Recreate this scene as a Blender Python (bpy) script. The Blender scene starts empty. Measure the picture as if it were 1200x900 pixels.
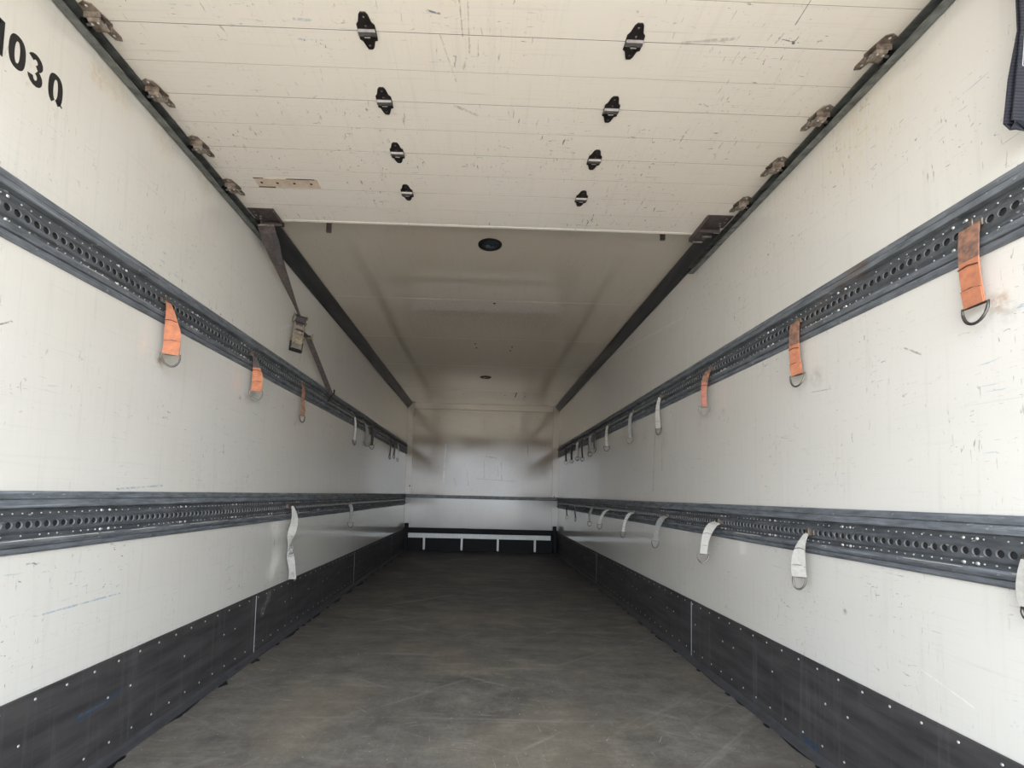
import bpy, bmesh, math, random
from mathutils import Vector, Matrix, noise
random.seed(7)
scene = bpy.context.scene
C = scene.collection

# ------------------------------------------------------------------ camera
FL = 0.9071                       # lens height above the load floor
r_ = Vector((0.9995474, -0.01815699, 0.02398594))
u_ = Vector((-0.02498242, -0.05680432, 0.99807272))
f_ = Vector((0.01675949, 0.99822021, 0.05723222))
cam_d = bpy.data.cameras.new('camera')
cam = bpy.data.objects.new('camera', cam_d)
C.objects.link(cam)
cam_d.sensor_width = 36
cam_d.lens = 16.8
cam_d.shift_x = 25.08 / 1200      # the photograph is a crop of a wider frame
cam_d.shift_y = 97.75 / 1200
cam_d.clip_start = 0.02
cam.matrix_world = Matrix(((r_.x, u_.x, -f_.x, 0), (r_.y, u_.y, -f_.y, 0),
                           (r_.z, u_.z, -f_.z, FL), (0, 0, 0, 1)))
scene.camera = cam

# ------------------------------------------------------------------ light
scene.view_settings.view_transform = 'Standard'
scene.view_settings.look = 'None'
scene.view_settings.gamma = 1
scene.view_settings.exposure = 1.27
scene.view_settings.use_curve_mapping = False
world = bpy.data.worlds.new('sky')
scene.world = world
world.use_nodes = True
bg = world.node_tree.nodes['Background']
bg.inputs[0].default_value = (0.86, 0.93, 1.0, 1)     # thin even overcast
bg.inputs[1].default_value = 3.0
sun_d = bpy.data.lights.new('sun', 'SUN')
sun_d.energy = 6.0
sun_d.angle = math.radians(3)
sun_d.color = (1.0, 0.93, 0.82)
sun = bpy.data.objects.new('sun', sun_d)
sun.rotation_euler = Vector((0.35, -0.75, -1.0)).to_track_quat('-Z', 'Y').to_euler()
C.objects.link(sun)

# ------------------------------------------------------------------ measures
XL, XR, L, H = -1.2267, 1.2233, 7.6726, 2.362
Y0 = 0.0
ZD = 2.28                          # underside of the opened roller door
RU = (1.526, 1.694)                # upper lashing rails
RLO = (0.720, 0.888)               # lower lashing rails


# ------------------------------------------------------------------ materials
def nodes(m):
    m.use_nodes = True
    nt = m.node_tree
    return nt, nt.nodes['Principled BSDF']


class G:
    """small node graph helper"""
    def __init__(s, name):
        s.m = bpy.data.materials.new(name)
        s.nt, s.b = nodes(s.m)
        s.N, s.K = s.nt.nodes, s.nt.links
        s.tc = s.N.new('ShaderNodeTexCoord')

    def map(s, scale, rot=(0, 0, 0), loc=(0, 0, 0)):
        n = s.N.new('ShaderNodeMapping')
        n.inputs['Scale'].default_value = scale
        n.inputs['Rotation'].default_value = rot
        n.inputs['Location'].default_value = loc
        s.K.new(s.tc.outputs['Object'], n.inputs[0])
        return n.outputs[0]

    def turned(s, scale, rot, loc=(0, 0, 0)):
        """coordinates turned first and stretched afterwards, for streaks at an angle"""
        a = s.N.new('ShaderNodeMapping')
        a.inputs['Rotation'].default_value = rot
        a.inputs['Location'].default_value = loc
        s.K.new(s.tc.outputs['Object'], a.inputs[0])
        b = s.N.new('ShaderNodeMapping')
        b.inputs['Scale'].default_value = scale
        s.K.new(a.outputs[0], b.inputs[0])
        return b.outputs[0]

    def noise(s, vec, scale, detail=3, rough=.5, dist=0):
        n = s.N.new('ShaderNodeTexNoise')
        n.inputs['Scale'].default_value = scale
        n.inputs['Detail'].default_value = detail
        n.inputs['Roughness'].default_value = rough
        n.inputs['Distortion'].default_value = dist
        s.K.new(vec, n.inputs['Vector'])
        return n.outputs['Fac']

    def ramp(s, fac, a, b, lo=0.0, hi=1.0):
        n = s.N.new('ShaderNodeMapRange')
        n.inputs['From Min'].default_value = a
        n.inputs['From Max'].default_value = b
        n.inputs['To Min'].default_value = lo
        n.inputs['To Max'].default_value = hi
        n.clamp = True
        s.K.new(fac, n.inputs['Value'])
        return n.outputs[0]

    def math(s, op, a, b):
        n = s.N.new('ShaderNodeMath')
        n.operation = op
        for i, v in enumerate((a, b)):
            if isinstance(v, (int, float)):
                n.inputs[i].default_value = v
            else:
                s.K.new(v, n.inputs[i])
        return n.outputs[0]

    def mix(s, fac, a, b):
        n = s.N.new('ShaderNodeMix')
        n.data_type = 'RGBA'
        if isinstance(fac, (int, float)):
            n.inputs[0].default_value = fac
        else:
            s.K.new(fac, n.inputs[0])
        for i, v in ((6, a), (7, b)):
            if isinstance(v, tuple):
                n.inputs[i].default_value = (*v, 1)
            else:
                s.K.new(v, n.inputs[i])
        return n.outputs[2]

    def blob(s, centre, radius, inner=.15):
        """soft mask around a point of the surface, ragged by noise"""
        n = s.N.new('ShaderNodeVectorMath')
        n.operation = 'DISTANCE'
        s.K.new(s.tc.outputs['Object'], n.inputs[0])
        n.inputs[1].default_value = centre
        return s.ramp(n.outputs['Value'], radius * inner, radius, 1, 0)

    def vm(s, op, a, b=None, out='Vector'):
        n = s.N.new('ShaderNodeVectorMath')
        n.operation = op
        for i, v in enumerate((a, b)):
            if v is None:
                continue
            if isinstance(v, tuple):
                n.inputs[i].default_value = v
            else:
                s.K.new(v, n.inputs[i])
        return n, n.outputs[out]

    def line(s, p, q, width):
        """mask of a scratch or painted sheen running from p to q, broken up by fine noise"""
        d = tuple(b - a for a, b in zip(p, q))
        l2 = sum(v * v for v in d)
        wob = s.noise(s.map((1, 1, 1)), 14, 2)
        _, rel = s.vm('SUBTRACT', s.tc.outputs['Object'], tuple(p))
        _, dot = s.vm('DOT_PRODUCT', rel, d, 'Value')
        t = s.ramp(dot, 0, l2)
        n, sc = s.vm('SCALE', d)
        s.K.new(t, n.inputs['Scale'])
        _, off = s.vm('SUBTRACT', rel, sc)
        _, ln = s.vm('LENGTH', off, None, 'Value')
        ln = s.math('ADD', ln, s.math('MULTIPLY', s.math('SUBTRACT', wob, .5), width * 1.6))
        brk = s.ramp(s.noise(s.map((1, 1, 1)), 70, 3, .7), .36, .56)
        return s.math('MULTIPLY', s.ramp(ln, width * .4, width, 1, 0), brk)

    def color(s, c):
        if isinstance(c, tuple):
            s.b.inputs['Base Color'].default_value = (*c, 1)
        else:
            s.K.new(c, s.b.inputs['Base Color'])

    def set(s, rough=None, metal=None, spec=None):
        if rough is not None:
            if isinstance(rough, (int, float)):
                s.b.inputs['Roughness'].default_value = rough
            else:
                s.K.new(rough, s.b.inputs['Roughness'])
        if metal is not None:
            s.b.inputs['Metallic'].default_value = metal
        if spec is not None:
            s.b.inputs['Specular IOR Level'].default_value = spec

    def bump(s, h, strength, dist=.002):
        n = s.N.new('ShaderNodeBump')
        n.inputs['Strength'].default_value = strength
        n.inputs['Distance'].default_value = dist
        s.K.new(h, n.inputs['Height'])
        s.K.new(n.outputs[0], s.b.inputs['Normal'])


def panel_material(name, base, long_axis, rough=(.09, .20), specks=1.0, stains=(), lines=(), spec=.6, coat=0):
    """worn gelcoat panel: faint smears, fine scuffs along the panel and across it, dark and blue flecks"""
    g = G(name)
    sc = [6, 6, 6]
    sc[long_axis] = 1.0
    along = g.noise(g.map(tuple(v * (7 if i != long_axis else 1.0) for i, v in enumerate(sc))), 2.0, 4, .6)
    across_s = [1.6, 1.6, 1.6]
    across_s[long_axis] = 22
    across = g.noise(g.map(tuple(across_s)), 1.6, 3, .6)
    cloud = g.noise(g.map((1, 1, 1)), 1.3, 4, .55)
    c = g.mix(g.ramp(cloud, .38, .68, 0, .38), base, tuple(v * k for v, k in zip(base, (.93, .90, .84))))
    dark = tuple(v * .55 for v in base)
    c = g.mix(g.ramp(across, .56, .80, 0, .16), c, dark)
    c = g.mix(g.ramp(along, .66, .74, 0, .30 * specks), c, dark)
    h1 = [170, 170, 170]; h1[long_axis] = 2.5
    hair = g.ramp(g.noise(g.map(tuple(h1), loc=(4.1, 2.2, 9.1)), 1.0, 3, .6), .58, .76, 0, .13)
    c = g.mix(g.math('MULTIPLY', hair, specks), c, dark)
    h2 = [3.0, 3.0, 3.0]; h2[long_axis] = 150
    hair2 = g.ramp(g.noise(g.map(tuple(h2), loc=(7.1, 1.2, 3.1)), 1.0, 3, .6), .56, .76, 0, .18)
    c = g.mix(g.math('MULTIPLY', hair2, g.ramp(cloud, .40, .60, .15, 1)), c, dark)
    # gouges: small elongated flecks gathered in patches
    patch = g.ramp(g.noise(g.map((1, 1, 1), loc=(3, 1, 7)), 2.6, 4, .6), .44, .60)
    s1 = [95, 95, 95]; s1[long_axis] = 30
    fleck = g.ramp(g.noise(g.map(tuple(s1), loc=(1.7, 5.2, 2.1)), 1.0, 4, .6, 1.2), .655, .70)
    c = g.mix(g.math('MULTIPLY', g.math('MULTIPLY', fleck, patch), .75 * specks), c, (.10, .10, .105))
    s2 = [22, 22, 22]; s2[long_axis] = 110
    fleck2 = g.ramp(g.noise(g.map(tuple(s2), loc=(8.3, 0.4, 4.4)), 1.0, 3, .55, .6), .665, .71)
    c = g.mix(g.math('MULTIPLY', g.math('MULTIPLY', fleck2, patch), .6 * specks), c, (.16, .15, .14))
    s3 = [120, 120, 120]; s3[long_axis] = 12
    blue = g.ramp(g.noise(g.map(tuple(s3), loc=(.3, 9.1, 6.6)), 1.0, 3, .5, .8), .68, .73)
    c = g.mix(g.math('MULTIPLY', g.math('MULTIPLY', blue, patch), .6 * specks), c, (.18, .33, .48))
    ragged = g.noise(g.map((1, 1, 1)), 55, 3, .6)
    for centre, radius, col, amt in stains:
        mk = g.math('MULTIPLY', g.blob(centre, radius), g.ramp(ragged, .35, .65))
        c = g.mix(g.math('MULTIPLY', mk, amt), c, col)
    for p_, q_, w_, col, amt in lines:
        c = g.mix(g.math('MULTIPLY', g.line(p_, q_, w_), amt), c, col)
    g.color(c)
    g.set(rough=g.ramp(cloud, .3, .7, *rough), spec=spec)
    if coat:
        g.b.inputs['Coat Weight'].default_value = coat
        g.b.inputs['Coat Roughness'].default_value = .035
        g.b.inputs['Coat IOR'].default_value = 1.6
    g.bump(g.noise(g.map((1, 1, 1)), 2.5, 2), .12, .004)
    return g.m


def plain(name, col, rough=.5, metal=0.0, var=.25, scale=30, dark=None, spec=None, stretch=(1, 1, 1), bump=0):
    g = G(name)
    n = g.noise(g.map(stretch), scale, 4, .6)
    d = dark or tuple(v * .55 for v in col)
    g.color(g.mix(g.ramp(n, .35, .7, 0, var * 2), col, d))
    g.set(rough=rough, metal=metal, spec=spec)
    if bump:
        g.bump(n, bump)
    return g.m


def rail_steel(name, col, rough):
    """grimy zinc: dark film, long pale rubs along the rail, chips and powdery spots"""
    g = G(name)
    film = g.noise(g.map((1, 2.2, 9)), 5, 5, .65)
    rub = g.noise(g.map((1, 3.5, 130)), 1.0, 4, .65)
    chip = g.noise(g.map((1, 45, 95)), 1.0, 3, .6)
    c = g.mix(g.ramp(film, .38, .66, 0, .75), col, tuple(v * .38 for v in col))
    c = g.mix(g.ramp(rub, .55, .72, 0, .55), c, tuple(min(1, v * 2.1) for v in col))
    c = g.mix(g.ramp(chip, .66, .72, 0, .55), c, (.52, .52, .50))
    c = g.mix(g.ramp(g.noise(g.map((1, 1, 1), loc=(2, 5, 1)), 3.3, 4, .6), .62, .72, 0, .5), c, (.16, .10, .065))
    g.color(c)
    g.set(rough=g.ramp(film, .3, .7, rough, rough + .2), metal=.25, spec=.35)
    g.bump(chip, .25, .001)
    return g.m


RUST = (.36, .20, .09)
wallbase = (.69, .68, .655)
M = {}
BLU, DRK, PALE = (.20, .34, .46), (.12, .11, .10), (.86, .85, .80)
M['wall_left'] = panel_material('wall_panel_left', wallbase, 1, coat=.8, lines=[
    ((XL, 1.388, .541), (XL, 1.674, .542), .0035, BLU, .7), ((XL, 1.63, .897), (XL, 1.856, .912), .004, BLU, .6),
    ((XL, 1.206, 1.307), (XL, 1.235, 1.325), .003, DRK, .8), ((XL, 2.272, 1.118), (XL, 2.276, 1.07), .003, DRK, .7),
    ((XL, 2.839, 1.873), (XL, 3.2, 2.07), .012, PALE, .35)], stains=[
    ((XL, 1.80, 1.385), .035, RUST, .8), ((XL, 2.47, 1.38), .045, RUST, .35), ((XL, 2.4, 1.36), .02, (.2, .15, .1), .8),
    ((XL, 1.44, 2.18), .05, (.55, .38, .16), .6), ((XL, 1.52, 2.2), .08, (.62, .48, .28), .45),
    ((XL, 1.75, 2.21), .09, (.62, .50, .30), .4), ((XL, 2.0, 2.22), .08, (.62, .50, .30), .4),
    ((XL, 3.11, 1.34), .03, RUST, .4)])
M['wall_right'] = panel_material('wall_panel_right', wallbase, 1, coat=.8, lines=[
    ((XR, 1.325, .454), (XR, 1.188, .414), .003, (.92, .92, .90), .4), ((XR, 4.503, 2.26), (XR, 2.899, 2.039), .012, (.85, .80, .68), .45),  # the long yellowish line is a reflection painted into the wall colour
    ((XR, 1.352, 1.364), (XR, 1.30, 1.330), .003, DRK, .6), ((XR, 3.361, 1.42), (XR, 3.406, .965), .014, (.38, .35, .31), .5),
    ((XR, 3.246, 1.286), (XR, 3.229, 1.108), .012, (.38, .35, .31), .5), ((XR, 1.752, 1.319), (XR, 1.65, 1.31), .003, DRK, .5),
    ((XR, 1.577, .799), (XR, 1.524, .785), .002, DRK, .5), ((XR, 2.667, 1.321), (XR, 2.645, 1.414), .008, (.45, .43, .40), .5)], stains=[
    ((XR, 1.098, 1.395), .035, RUST, .85), ((XR, 1.074, 1.36), .03, (.3, .27, .24), .4),
    ((XR, 1.72, 1.37), .05, (.25, .23, .2), .45), ((XR, 1.602, .545), .012, (.05, .05, .05), 1),
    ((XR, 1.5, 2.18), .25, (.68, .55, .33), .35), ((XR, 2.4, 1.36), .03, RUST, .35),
    ((XR, 3.6, 1.38), .1, (.3, .28, .25), .3), ((XR, 3.2, 1.3), .08, (.3, .28, .25), .3)])
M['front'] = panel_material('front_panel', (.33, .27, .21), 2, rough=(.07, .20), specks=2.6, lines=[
    ((-.25, L - .004, 1.30), (-.22, L - .004, 1.05), .010, (.12, .10, .09), .8), ((.02, L - .004, 1.45), (.03, L - .004, 1.18), .010, (.12, .10, .09), .8),
    ((.30, L - .004, 1.42), (.31, L - .004, 1.15), .014, (.14, .12, .10), .8), ((.24, L - .004, 1.38), (.26, L - .004, 1.2), .008, (.14, .12, .10), .7),
    ((-.1, L - .004, 1.16), (.55, L - .004, 1.13), .010, (.16, .13, .11), .8), ((.72, L - .004, 1.72), (.73, L - .004, 1.55), .007, (.1, .08, .07), .8),
    ((.05, L - .004, 1.52), (.22, L - .004, 1.50), .012, (.1, .08, .07), .8), ((-.45, L - .004, 1.15), (-.42, L - .004, 1.05), .02, (.2, .17, .14), .7),
    ((-.6, L - .004, 1.7), (-.62, L - .004, 1.1), .016, (.62, .58, .52), .5)], stains=[
    ((.05, L, 1.25), .55, (.35, .32, .29), .5), ((.35, L, 1.35), .4, (.38, .34, .3), .45), ((-.4, L, 1.1), .35, (.35, .32, .29), .4)])
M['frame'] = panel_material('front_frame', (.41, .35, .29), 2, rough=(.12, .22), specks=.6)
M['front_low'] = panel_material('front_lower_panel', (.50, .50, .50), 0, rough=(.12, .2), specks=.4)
M['ceiling'] = panel_material('ceiling_panel', (.61, .555, .485), 0, rough=(.05, .09), specks=.5, spec=.6, coat=1, stains=[
    ((0, 3.84, H), .5, (.40, .31, .32), .45), ((.5, 3.8, H), .45, (.40, .31, .32), .4), ((-.45, 3.78, H), .4, (.40, .31, .32), .4)])
M['door'] = panel_material('door_slat_paint', (.78, .745, .705), 0, rough=(.3, .5), specks=1.6, lines=[
    ((.869, 1.286, ZD), (.866, 1.20, ZD), .0022, (.10, .13, .16), .9), ((-.582, 1.328, ZD), (-.533, 1.331, ZD), .005, BLU, .55),
    ((-.593, 1.391, ZD), (-.521, 1.391, ZD), .006, BLU, .5), ((-.074, 1.2, ZD), (-.073, 1.42, ZD), .003, (.42, .40, .38), .8),
    ((-.10, 1.2, ZD), (-.092, 1.36, ZD), .0025, DRK, .5), ((.57, 1.353, ZD), (.717, 1.336, ZD), .006, (.35, .33, .31), .6),
    ((.757, 1.582, ZD), (.723, 1.573, ZD), .003, DRK, .6), ((-.192, 1.288, ZD), (-.156, 1.296, ZD), .005, (.08, .12, .18), .9),
    ((-.13, 1.62, ZD), (-.05, 1.66, ZD), .006, DRK, .5), ((-.16, 1.36, ZD), (-.12, 1.52, ZD), .003, (.4, .38, .36), .6)])
M['galv'] = rail_steel('galvanised_dark_steel', (.15, .165, .185), .42)
M['galv_flange'] = rail_steel('scuffed_steel_flange', (.19, .21, .24), .42)
M['galv_channel'] = rail_steel('grimy_channel_steel', (.11, .12, .135), .42)
M['rim'] = plain('bright_hole_rim', (.27, .28, .29), .4, .3, .3, 50)
M['hollow'] = plain('rail_cavity', (.020, .021, .024), .8)  # near-black in place of the shade inside rail holes and door tracks
M['rivet'] = plain('bright_rivet', (.62, .62, .60), .3, .6, .15, 60)
M['rivet_dull'] = plain('dull_rivet', (.33, .34, .35), .35, .8, .4, 40)


def make_skirt():
    g = G('black_kick_panel')
    n = g.noise(g.map((1, .8, 6)), 4, 4, .6)
    v = g.noise(g.map((1, 30, 1.5)), 1.2, 3, .6)
    c = g.mix(g.ramp(n, .35, .7, 0, .9), (.066, .062, .063), (.026, .026, .029))
    c = g.mix(g.ramp(v, .55, .75, 0, .45), c, (.10, .098, .10))
    hr = g.noise(g.map((1, 2.2, 90)), 1.0, 4, .6)
    c = g.mix(g.ramp(hr, .60, .74, 0, .5), c, (.018, .018, .02))
    for p_, q_, w_, col, amt in (((XL + .009, 1.528, .188), (XL + .009, 1.70, .208), .016, (.03, .055, .09), .6),
                                 ((XL + .009, 1.53, .199), (XL + .009, 1.64, .196), .004, (.05, .10, .16), .7),
                                 ((XL + .009, 2.75, .22), (XL + .009, 2.84, .30), .03, (.20, .20, .20), .6),
                                 ((XR - .009, 1.80, .033), (XR - .009, 1.73, .03), .018, (.02, .05, .10), .8),
                                 ((XR - .009, 1.21, .20), (XR - .009, 1.05, .25), .003, (.015, .015, .015), .8)):
        c = g.mix(g.math('MULTIPLY', g.line(p_, q_, w_), amt), c, col)
    g.color(c)
    g.set(rough=.55, spec=.18)
    g.bump(n, .12)
    return g.m


M['skirt'] = make_skirt()
M['joint'] = plain('pale_joint_strip', (.45, .47, .52), .5)
M['seal'] = plain('floor_edge_seal', (.055, .055, .062), .55, 0, .4, 14)
M['black'] = plain('black_steel', (.007, .0075, .009), .6, 0, .2, 20, spec=.2)
M['cove'] = plain('dark_corner_profile', (.085, .088, .095), .42, .35, .5, 6, dark=(.030, .032, .038), stretch=(2, .3, 2))
M['track'] = plain('track_steel', (.26, .28, .28), .42, .6, .5, 25, dark=(.10, .11, .11))
M['hinge'] = plain('blackened_hinge_steel', (.045, .040, .042), .38, .6, .4, 40, dark=(.02, .018, .018))
M['hinge_bright'] = plain('worn_hinge_barrel', (.20, .19, .19), .4, .7, .3, 60)
M['hinge_rusty'] = plain('weathered_hinge_steel', (.36, .31, .27), .45, .45, .5, 45, dark=(.09, .065, .05))
M['bracket'] = plain('brown_bracket_steel', (.13, .11, .115), .45, .5, .4, 30, dark=(.05, .035, .03))
M['alu'] = plain('pale_aluminium', (.72, .73, .73), .45, .2, .25, 12, dark=(.45, .46, .46), stretch=(8, 1, 1))
M['orange'] = plain('orange_webbing', (.54, .215, .115), .88, 0, .45, 40, dark=(.33, .13, .08), bump=.4)
M['orange_dirty'] = plain('soiled_orange_webbing', (.34, .17, .11), .9, 0, .5, 60, dark=(.12, .08, .07), bump=.4)
M['red'] = plain('faded_red_webbing', (.42, .17, .125), .85, 0, .35, 60, dark=(.22, .10, .09), bump=.4)
M['white'] = plain('grey_white_webbing', (.45, .44, .42), .85, 0, .4, 70, dark=(.33, .32, .30), bump=.5)
M['grey'] = plain('grey_webbing', (.24, .24, .235), .85, 0, .4, 70, dark=(.15, .15, .15), bump=.5)
M['darkweb'] = plain('dark_webbing', (.055, .05, .055), .85, 0, .4, 60, bump=.3)
M['brownweb'] = plain('brown_grey_webbing', (.11, .095, .095), .85, 0, .4, 50, dark=(.05, .04, .04), bump=.4)
M['thread'] = plain('seam_thread', (.14, .045, .03), .9)
M['thread_grey'] = plain('grey_seam_thread', (.16, .16, .17), .9)
M['thread_pale'] = plain('pale_thread', (.50, .50, .55), .8)
M['ring'] = plain('d_ring_steel', (.13, .125, .12), .32, .8, .4, 60)
M['ring_light'] = plain('zinc_d_ring', (.20, .195, .17), .32, .8, .4, 60)
M['zinc'] = plain('zinc_plated_steel', (.40, .37, .30), .33, .7, .5, 70, dark=(.16, .12, .07))
M['dust'] = plain('pale_dust', (.50, .48, .44), .9)
M['grime'] = plain('grime_in_groove', (.34, .30, .25), .8)
M['ink'] = plain('black_stencil_paint', (.012, .011, .012), .5)
M['lens'] = plain('smoked_lamp_lens', (.03, .04, .055), .12, 0, .2, 20)
M['concrete'] = plain('yard_concrete', (.52, .455, .37), .85, 0, .3, 2)
M['fitting'] = plain('worn_rail_fitting', (.24, .21, .18), .4, .7, .5, 70, dark=(.08, .06, .05))
M['patch'] = plain('bare_patch_plate', (.66, .56, .47), .45, 0, .35, 25, dark=(.42, .30, .22))


def make_web_black():
    g = G('ribbed_black_webbing')
    w = g.N.new('ShaderNodeTexWave')
    w.wave_type = 'BANDS'; w.bands_direction = 'Z'
    w.inputs['Scale'].default_value = 42
    w.inputs['Distortion'].default_value = .6
    g.K.new(g.tc.outputs['Object'], w.inputs['Vector'])
    g.color(g.mix(g.ramp(w.outputs['Fac'], .3, .9, 0, .8), (.011, .013, .021), (.030, .034, .050)))
    g.set(rough=.75)
    g.bump(w.outputs['Fac'], .5, .001)
    return g.m


M['web_black'] = make_web_black()


def make_floor_mat():
    g = G('worn_phenolic_floor')
    cloud = g.noise(g.map((1, 1, 1)), 1.1, 5, .6)
    fine = g.noise(g.map((1, 1, 1)), 60, 4, .7)
    cross = g.noise(g.map((1.6, 4.5, 1)), 1.8, 8, .75, .5)
    mott = g.noise(g.map((1, 1, 1), loc=(5, 5, 5)), 7, 6, .7)
    lon = g.noise(g.map((30, 1.6, 1)), 1.2, 3, .6)
    c = g.mix(g.ramp(cloud, .3, .7), (.115, .106, .094), (.190, .178, .158))
    c = g.mix(g.ramp(fine, .35, .75, 0, .55), c, (.062, .056, .050))
    c = g.mix(g.ramp(cross, .54, .78, 0, .45), c, (.30, .285, .26))
    c = g.mix(g.ramp(cross, .48, .28, 0, .55), c, (.065, .060, .056))
    c = g.mix(g.ramp(lon, .64, .80, 0, .35), c, (.27, .25, .22))
    c = g.mix(g.ramp(mott, .52, .34, 0, .6), c, (.060, .056, .053))
    c = g.mix(g.ramp(mott, .54, .70, 0, .42), c, (.26, .25, .225))
    # traffic-worn to paler brown by the door, daylight falloff painted dark deeper in
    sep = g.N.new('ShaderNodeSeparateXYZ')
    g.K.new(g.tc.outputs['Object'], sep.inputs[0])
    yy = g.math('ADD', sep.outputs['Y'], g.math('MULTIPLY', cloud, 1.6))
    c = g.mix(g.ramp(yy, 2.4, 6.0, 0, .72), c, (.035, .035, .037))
    patch = g.ramp(g.noise(g.map((1, 1, 1), loc=(4, 2, 0)), 1.7, 3), .50, .62)
    c = g.mix(g.math('MULTIPLY', patch, .22), c, (.26, .22, .15))
    # single scratches in a few directions
    for k, (rot, loc, lo, amt) in enumerate(((.12, 1., .665, .6), (-.35, 3., .68, .5), (.75, 5., .69, .55), (-1.05, 8., .685, .55), (1.45, 12., .68, .5), (-.08, 15., .68, .4))):
        st = g.ramp(g.noise(g.turned((4.5, 110, 1), (0, 0, rot), (loc, loc * .7, 0)), 1, 4, .6), lo, lo + .05)
        c = g.mix(g.math('MULTIPLY', st, amt), c, (.40, .39, .365))
    for k, (rot, loc) in enumerate(((.5, 21.), (-.7, 24.), (.02, 28.))):
        st = g.ramp(g.noise(g.turned((.9, 13, 1), (0, 0, rot), (loc, loc * .7, 0)), 1, 5, .65), .60, .72)
        c = g.mix(g.math('MULTIPLY', st, .35), c, (.33, .32, .30))
    speck = g.ramp(g.noise(g.map((1, 1, 1), loc=(2, 2, 2)), 115, 1, .3), .765, .79)
    c = g.mix(g.math('MULTIPLY', speck, .7), c, (.55, .54, .50))
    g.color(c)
    g.set(rough=g.ramp(cross, .3, .7, .62, .42), spec=.28)
    g.bump(fine, .35, .002)
    return g.m


M['floor'] = make_floor_mat()


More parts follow.
